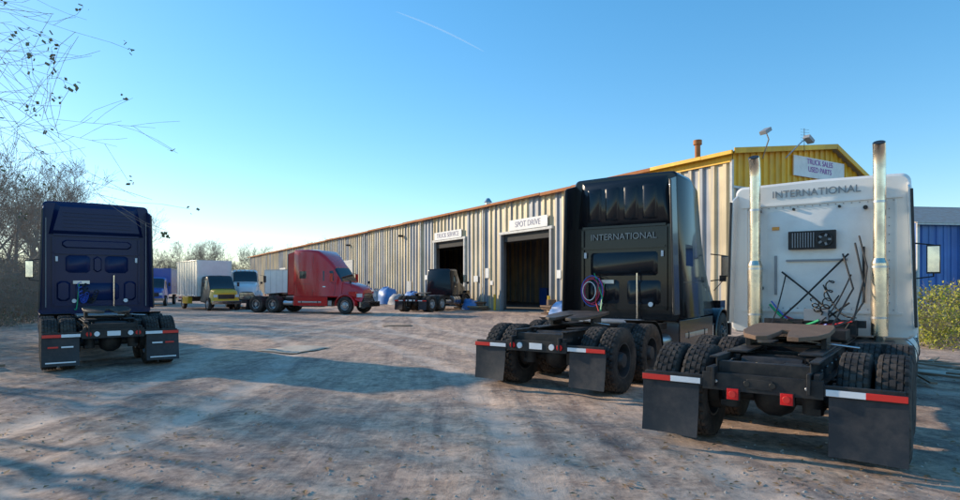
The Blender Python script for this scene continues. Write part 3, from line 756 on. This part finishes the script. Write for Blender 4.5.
mm=N(nt,'ShaderNodeMath',operation='MULTIPLY');nt.links.new(r6.outputs[0],mm.inputs[0]);nt.links.new(r7.outputs[0],mm.inputs[1])
c=mixc(nt,mm.outputs[0],c,(.60,.48,.39))
nt.links.new(c,p.inputs['Base Color']);p.inputs['Roughness'].default_value=.9;p.inputs['Specular IOR Level'].default_value=.15
bp=N(nt,'ShaderNodeBump');bp.inputs['Strength'].default_value=.8;bp.inputs['Distance'].default_value=.025
ad=N(nt,'ShaderNodeMath',operation='ADD');nt.links.new(n4.outputs[0],ad.inputs[0]);nt.links.new(mm.outputs[0],ad.inputs[1])
ad2=N(nt,'ShaderNodeMath',operation='ADD');nt.links.new(ad.outputs[0],ad2.inputs[0]);nt.links.new(n2.outputs[0],ad2.inputs[1])
nt.links.new(ad2.outputs[0],bp.inputs['Height']);nt.links.new(bp.outputs[0],p.inputs['Normal'])
m=M();m.add(vs,fs,G);m.obj('ground',None,0,smooth=180,fixn=False)
LEAF=pbr('dead_leaf',(.30,.17,.07),.8,dirt=.4);STONE=pbr('gravel_stone',(.42,.37,.32),.85,dirt=.4);CARD=pbr('cardboard',(.55,.46,.36),.85,dirt=.5);WOOD=pbr('weathered_wood',(.28,.2,.14),.85,dirt=.5)
random.seed(11);m=M()
for i in range(2800):
    y=3+ (random.random()**1.7)*24;x=random.uniform(-.85,.85)*y
    z=hgt(x,y);s=random.uniform(.008,.028)
    a=random.uniform(0,6.28);e=[random.uniform(.6,1.2) for _ in range(5)]
    vs=[(x+s*e[k]*math.cos(a+k*1.2566),y+s*e[k]*math.sin(a+k*1.2566),z-.004) for k in range(5)]+[(x,y,z+s*.6)]
    m.add(vs,[(k,(k+1)%5,5) for k in range(5)],STONE)
for i in range(1700):
    cl=random.choice([(6,5),(-3,5),(9,11),(-9,9),(2,4.5),(-6,7),(4,12),(2.7,4.9)])
    x=random.gauss(cl[0],1.6);y=random.gauss(cl[1],1.6)
    if y<2.5: continue
    z=hgt(x,y)+.012;s=random.uniform(.02,.05);a=random.uniform(0,6.28);c1,s1=math.cos(a)*s,math.sin(a)*s
    m.add([(x-c1,y-s1,z),(x+s1*.5,y-c1*.5,z+.012),(x+c1,y+s1,z+random.uniform(0,.02)),(x-s1*.5,y+c1*.5,z+.008)],[(0,1,2,3)],LEAF)
m.obj('ground_debris',None,0,smooth=0)
def sheet(name,x,y,w,l,az,mat,t=.015):
    n=6;vs=[];random.seed(int(x*10+y))
    for k in(0,1):
        for j in range(n+1):
            for i in range(n+1):
                dx=(i/n-.5)*w+random.uniform(-.03,.03)*w*.6;dy=(j/n-.5)*l+random.uniform(-.03,.03)*l*.6
                a=-R(az);X=x+dx*math.cos(a)-dy*math.sin(a);Y=y+dx*math.sin(a)+dy*math.cos(a)
                vs.append((X,Y,hgt(X,Y)+.02+k*t+.01*noise.noise((X*3,Y*3,1))))
    q=(n+1)**2;fs=[]
    for j in range(n):
        for i in range(n):
            a=j*(n+1)+i;fs+=[(q+a,q+a+1,q+a+n+2,q+a+n+1)]
    for i in range(n):
        fs+=[(i,i+1,q+i+1,q+i)];b=n*(n+1)+i;fs+=[(b+1,b,q+b,q+b+1)]
        c=i*(n+1);fs+=[(c+n+1,c,q+c,q+c+n+1)];d=c+n;fs+=[(d,d+n+1,q+d+n+1,q+d)]
    m=M();m.add(vs,fs,mat);m.obj(name,None,0,smooth=60)
sheet('cardboard_sheet',-5.0,16.2,1.25,1.5,20,CARD);sheet('cardboard_sheet',.6,15.8,.9,.5,-10,CARD);sheet('cardboard_sheet',-3.6,26,1.2,.9,-10,WOOD)
sheet('cardboard_sheet',9.3,11.8,1.1,.7,30,CARD);sheet('cardboard_sheet',10.3,13.3,1.4,.9,70,WOOD);sheet('cardboard_sheet',-9.7,11.0,1.4,.5,60,CARD)
m=M();random.seed(2)
for i in range(9): m.box((8.6+random.uniform(-.8,1.5),11.3+random.uniform(-.8,2.2),.05+random.random()*.08),(random.uniform(.6,1.6),.1,.035),WOOD,Matrix.Rotation(random.uniform(0,3),3,'Z'))
for i in range(4): m.box((-11.2+random.uniform(-.8,.8),12.0+random.uniform(-1,1.4),.06),(random.uniform(1,2.2),.12,.05),WOOD,Matrix.Rotation(random.uniform(0,1),3,'Z'))
m.obj('scrap_wood',None,.003)
# ------------------------------------------------------------ trees
BARK=pbr('bark',(.24,.20,.17),.9,dirt=.5,dcol=(.34,.30,.26),dscale=4,bump=.8,bscale=20)
TWIG=pbr('twig',(.30,.23,.18),.9,dirt=.3);LF1=pbr('brush_leaf_olive',(.15,.17,.09),.7,dirt=.4);LF2=pbr('brush_leaf_tan',(.30,.25,.15),.75,dirt=.3);LFY=pbr('shrub_leaf_yellow',(.38,.38,.03),.7,dirt=.2)
def prism(m,p0,p1,r0,r1,n,mat):
    d=(p1-p0)
    if d.length<1e-5: return
    d.normalize();a=d.orthogonal().normalized();b=d.cross(a);vs=[]
    for p,r in((p0,r0),(p1,r1)):
        for i in range(n):
            t=2*math.pi*i/n;vs.append(p+a*(r*math.cos(t))+b*(r*math.sin(t)))
    m.add(vs,[(i,(i+1)%n,n+(i+1)%n,n+i) for i in range(n)],mat)
def rv(): return Vector((random.gauss(0,1),random.gauss(0,1),random.gauss(0,1)))
def leaf(m,p,s,mat):
    a=rv().normalized()*s;b=rv().normalized()*s*.5
    m.add([p,p+a*.5+b,p+a,p+a*.5-b],[(0,1,2,3)],mat)
def branch(m,p,d,L,r,depth,leafp,lm,up=.12,minr=.004,kids=6,droop=0):
    ns=5 if depth>1 else 3
    q=p.copy();dd=d.copy();nodes=[]
    for i in range(ns):
        dd=(dd+rv()*.13+Vector((0,0,up if not droop else up-droop*(i/ns)))).normalized()
        q2=q+dd*(L/ns);ra=max(minr,r*(1-i/ns*.75));rb=max(minr*.7,r*(1-(i+1)/ns*.75))
        prism(m,q,q2,ra,rb,6 if r>.05 else (4 if r>.015 else 3),BARK if r>.02 else TWIG)
        nodes.append((q.copy(),q2.copy(),dd.copy(),ra));q=q2
    if depth>0:
        for k in range(kids):
            t=random.uniform(.25 if depth<4 else .35,1)*ns;i=min(ns-1,int(t));a,b,dr,ra=nodes[i]
            pp=a.lerp(b,t-i if i<ns-1 or t<ns else 1)
            side=rv();side=(side-dr*side.dot(dr)).normalized()
            nd=(dr*random.uniform(.5,1.0)+side*random.uniform(.5,.95)).normalized()
            branch(m,pp,nd,L*random.uniform(.42,.68),ra*random.uniform(.45,.65),depth-1,leafp,lm,up,minr,kids,droop)
    else:
        if random.random()<leafp:
            for k in range(random.randint(2,6)): leaf(m,q+rv()*.06,random.uniform(.05,.10),lm)
def tree_mesh(seed,H=8,depth=4,kids=6,leafp=.1,lm=None,minr=.006,r=.14):
    random.seed(seed);m=M();lm=lm or LF2
    branch(m,Vector((0,0,-.1)),Vector((random.uniform(-.1,.1),random.uniform(-.1,.1),1)).normalized(),H*.62,r,depth,leafp,lm,.14,minr,kids)
    return m.mesh('bare_tree_mesh',60)
TM=[tree_mesh(21+i,8,4,6,.03,LF2,.007) for i in range(4)]
def put(me,name,x,y,s,par=None,rot=None,sz=1):
    o=bpy.data.objects.new(name,me);link(o,par);o.location=(x,y,0);o.scale=(s,s,s*sz);o.rotation_euler=(0,0,random.uniform(0,6.28) if rot is None else rot);return o
def thicket(seed,n,rad,h,leafn,mats):
    random.seed(seed);m=M()
    for i in range(n):
        p=Vector((random.uniform(-rad,rad),random.uniform(-rad,rad),0));d=(Vector((random.gauss(0,.4),random.gauss(0,.4),1))).normalized()
        branch(m,p,d,h*random.uniform(.5,1),.016,2,.0,LF2,.05,.004,4,.12)
    for i in range(leafn):
        cx=random.uniform(-rad,rad);cy=random.uniform(-rad,rad);cz=h*random.random()**1.5*.9
        if noise.noise((cx*1.2,cy*1.2,cz*1.2+seed))<-.05: continue
        leaf(m,Vector((cx,cy,cz)),random.uniform(.05,.11),random.choice(mats))
    return m.mesh('thicket_mesh',0)
TH=[thicket(s,55,1.8,3.0,2200,[LF1,LF2,LF2]) for s in(1,2)]
EDGE=[(-16.5,15.5),(-19,20),(-21.5,27),(-25.5,35),(-31,44),(-36.5,54),(-41,64),(-46,78),(-54,98)]
def along(step):
    out=[]
    for (x0,y0),(x1,y1) in zip(EDGE,EDGE[1:]):
        L=math.hypot(x1-x0,y1-y0);n=max(1,round(L/step))
        for i in range(n): out.append((x0+(x1-x0)*i/n,y0+(y1-y0)*i/n))
    return out
random.seed(77)
for x,y in along(4.6):
    put(random.choice(TM),'bare_tree',x-random.uniform(.8,3.5),y+random.uniform(-1.5,1.5),random.uniform(.75,1.05)*(1+min(.5,y/115)))
U=empty('undergrowth')
random.seed(5)
for x,y in along(2.6): put(random.choice(TH),'thicket',x+random.uniform(-.6,.5),y+random.uniform(-.8,.8),random.uniform(.75,1.05),U)
for x,y in along(3.6): put(random.choice(TH),'thicket',x-3.5+random.uniform(-.8,.8),y+1.5,random.uniform(.9,1.25),U)
D=empty('distant_treeline')
random.seed(8)
for i in range(60):
    x=-115+i*2.2+random.uniform(-1,1);put(random.choice(TM),'tree',x,135+random.uniform(-6,14),random.uniform(1.1,1.55),D)
for i in range(50):
    x=-115+i*2.6;put(random.choice(TH),'brush',x,130+random.uniform(-3,8),random.uniform(1.8,2.4),D)
for i in range(40):
    x=20+i*3.5;put(random.choice(TM),'tree',x,75+random.uniform(-6,14),random.uniform(.8,1.1),D)
    put(random.choice(TH),'brush',x,70+random.uniform(-3,8),random.uniform(1.2,1.6),D)
random.seed(31);m=M()
base=Vector((-14.2,10.6,0))
branch(m,base,Vector((-.08,0,1)).normalized(),6.0,.17,3,.2,LF1,.12,.004,6)
for z,tgt,L in((4.2,(-8.4,9.9,6.4),5.0),(4.8,(-8.0,9.9,7.4),5.3),(3.8,(-9.0,10.3,5.6),4.4),(4.4,(-8.6,9.4,5.6),4.6)):
    p=base+Vector((-.08*z,0,z));d=(Vector(tgt)-p).normalized()
    branch(m,p,d,L,.05,3,.3,LF1,.04,.004,5,.10)
me=m.mesh('overhanging_tree_mesh',60);o=bpy.data.objects.new('bare_tree',me);link(o)
def shrub(seed,w,h,n):
    random.seed(seed);m=M()
    for i in range(20):
        branch(m,Vector((random.uniform(-w,w)*.5,random.uniform(-.5,.5),0)),Vector((random.gauss(0,.4),random.gauss(0,.4),1)).normalized(),h*.7,.014,2,0,LFY,.05,.004,4)
    for i in range(n):
        p=Vector((random.gauss(0,w*.45),random.gauss(0,.6),abs(random.gauss(h*.45,h*.3))))
        if p.z<h*(1.05-.25*abs(p.x/w)) and noise.noise(p*1.7)>-.15: leaf(m,p,random.uniform(.05,.1),LFY if random.random()<.75 else LF1)
    return m.mesh('shrub_mesh',0)
SM=shrub(3,1.6,1.7,5000)
for x,y,s in((14.2,18.6,1),(16.6,20.5,1.1),(13.1,16.9,.7),(19.5,22.5,1.1)): put(SM,'shrub',x,y,s)
CT=bpy.data.materials.new('contrail_vapor');CT.use_nodes=True;nt=CT.node_tree;nt.nodes.clear()
ou=N(nt,'ShaderNodeOutputMaterial');tr=N(nt,'ShaderNodeBsdfTransparent');tl=N(nt,'ShaderNodeBsdfTranslucent');tl.inputs[0].default_value=(.95,.95,.95,1)
mx=N(nt,'ShaderNodeMixShader');mx.inputs[0].default_value=.13;nt.links.new(tr.outputs[0],mx.inputs[1]);nt.links.new(tl.outputs[0],mx.inputs[2]);nt.links.new(mx.outputs[0],ou.inputs[0])
m=M();a=Vector((-1260,9000,4100));b=Vector((60,9000,3500));d=b-a;nn_=Vector((d.z,0,-d.x)).normalized();vs=[];n=24
for i in range(n+1):
    t=i/n;q=a+d*t+Vector((0,0,35*math.sin(t*3.1)));w=3+10*math.sin(math.pi*t)**.6
    vs+=[q+nn_*w,q-nn_*w]
m.add(vs,[(2*i,2*i+2,2*i+3,2*i+1) for i in range(n)],CT);m.obj('contrail_cloud',None,0,smooth=0)
# ------------------------------------------------------------ world, sun, camera
SAZ,SEL=-62,20
w=bpy.data.worlds.new('World');scene.world=w;w.use_nodes=True;nt=w.node_tree
bg=nt.nodes['Background'];sk=N(nt,'ShaderNodeTexSky');sk.sky_type='NISHITA';sk.sun_disc=False
sk.sun_elevation=R(SEL);sk.sun_rotation=R(SAZ);sk.ozone_density=3.0;sk.air_density=1.0;sk.dust_density=.15
ga=N(nt,'ShaderNodeGamma');ga.inputs[1].default_value=.75;nt.links.new(sk.outputs[0],ga.inputs[0])
hs=N(nt,'ShaderNodeHueSaturation');hs.inputs['Saturation'].default_value=1.45;hs.inputs['Hue'].default_value=.496;nt.links.new(ga.outputs[0],hs.inputs['Color'])
nt.links.new(hs.outputs[0],bg.inputs[0]);bg.inputs[1].default_value=.335
sd=bpy.data.lights.new('sun','SUN');sd.energy=5;sd.angle=R(.8);sd.color=(1,.82,.60)
so=bpy.data.objects.new('sun',sd);link(so)
sdir=Vector((math.sin(R(SAZ))*math.cos(R(SEL)),math.cos(R(SAZ))*math.cos(R(SEL)),math.sin(R(SEL))))
so.rotation_euler=sdir.to_track_quat('Z','Y').to_euler();so.location=sdir*50
cd=bpy.data.cameras.new('camera');cam=bpy.data.objects.new('camera',cd);link(cam);cam.location=(0,0,1.75);cam.rotation_euler=(R(90),0,0)
cd.sensor_width=36;cd.lens=22.5;cd.shift_y=35/960;cd.clip_start=.05;cd.clip_end=12000
scene.camera=cam
scene.view_settings.view_transform='Standard';scene.view_settings.look='None';scene.view_settings.exposure=0
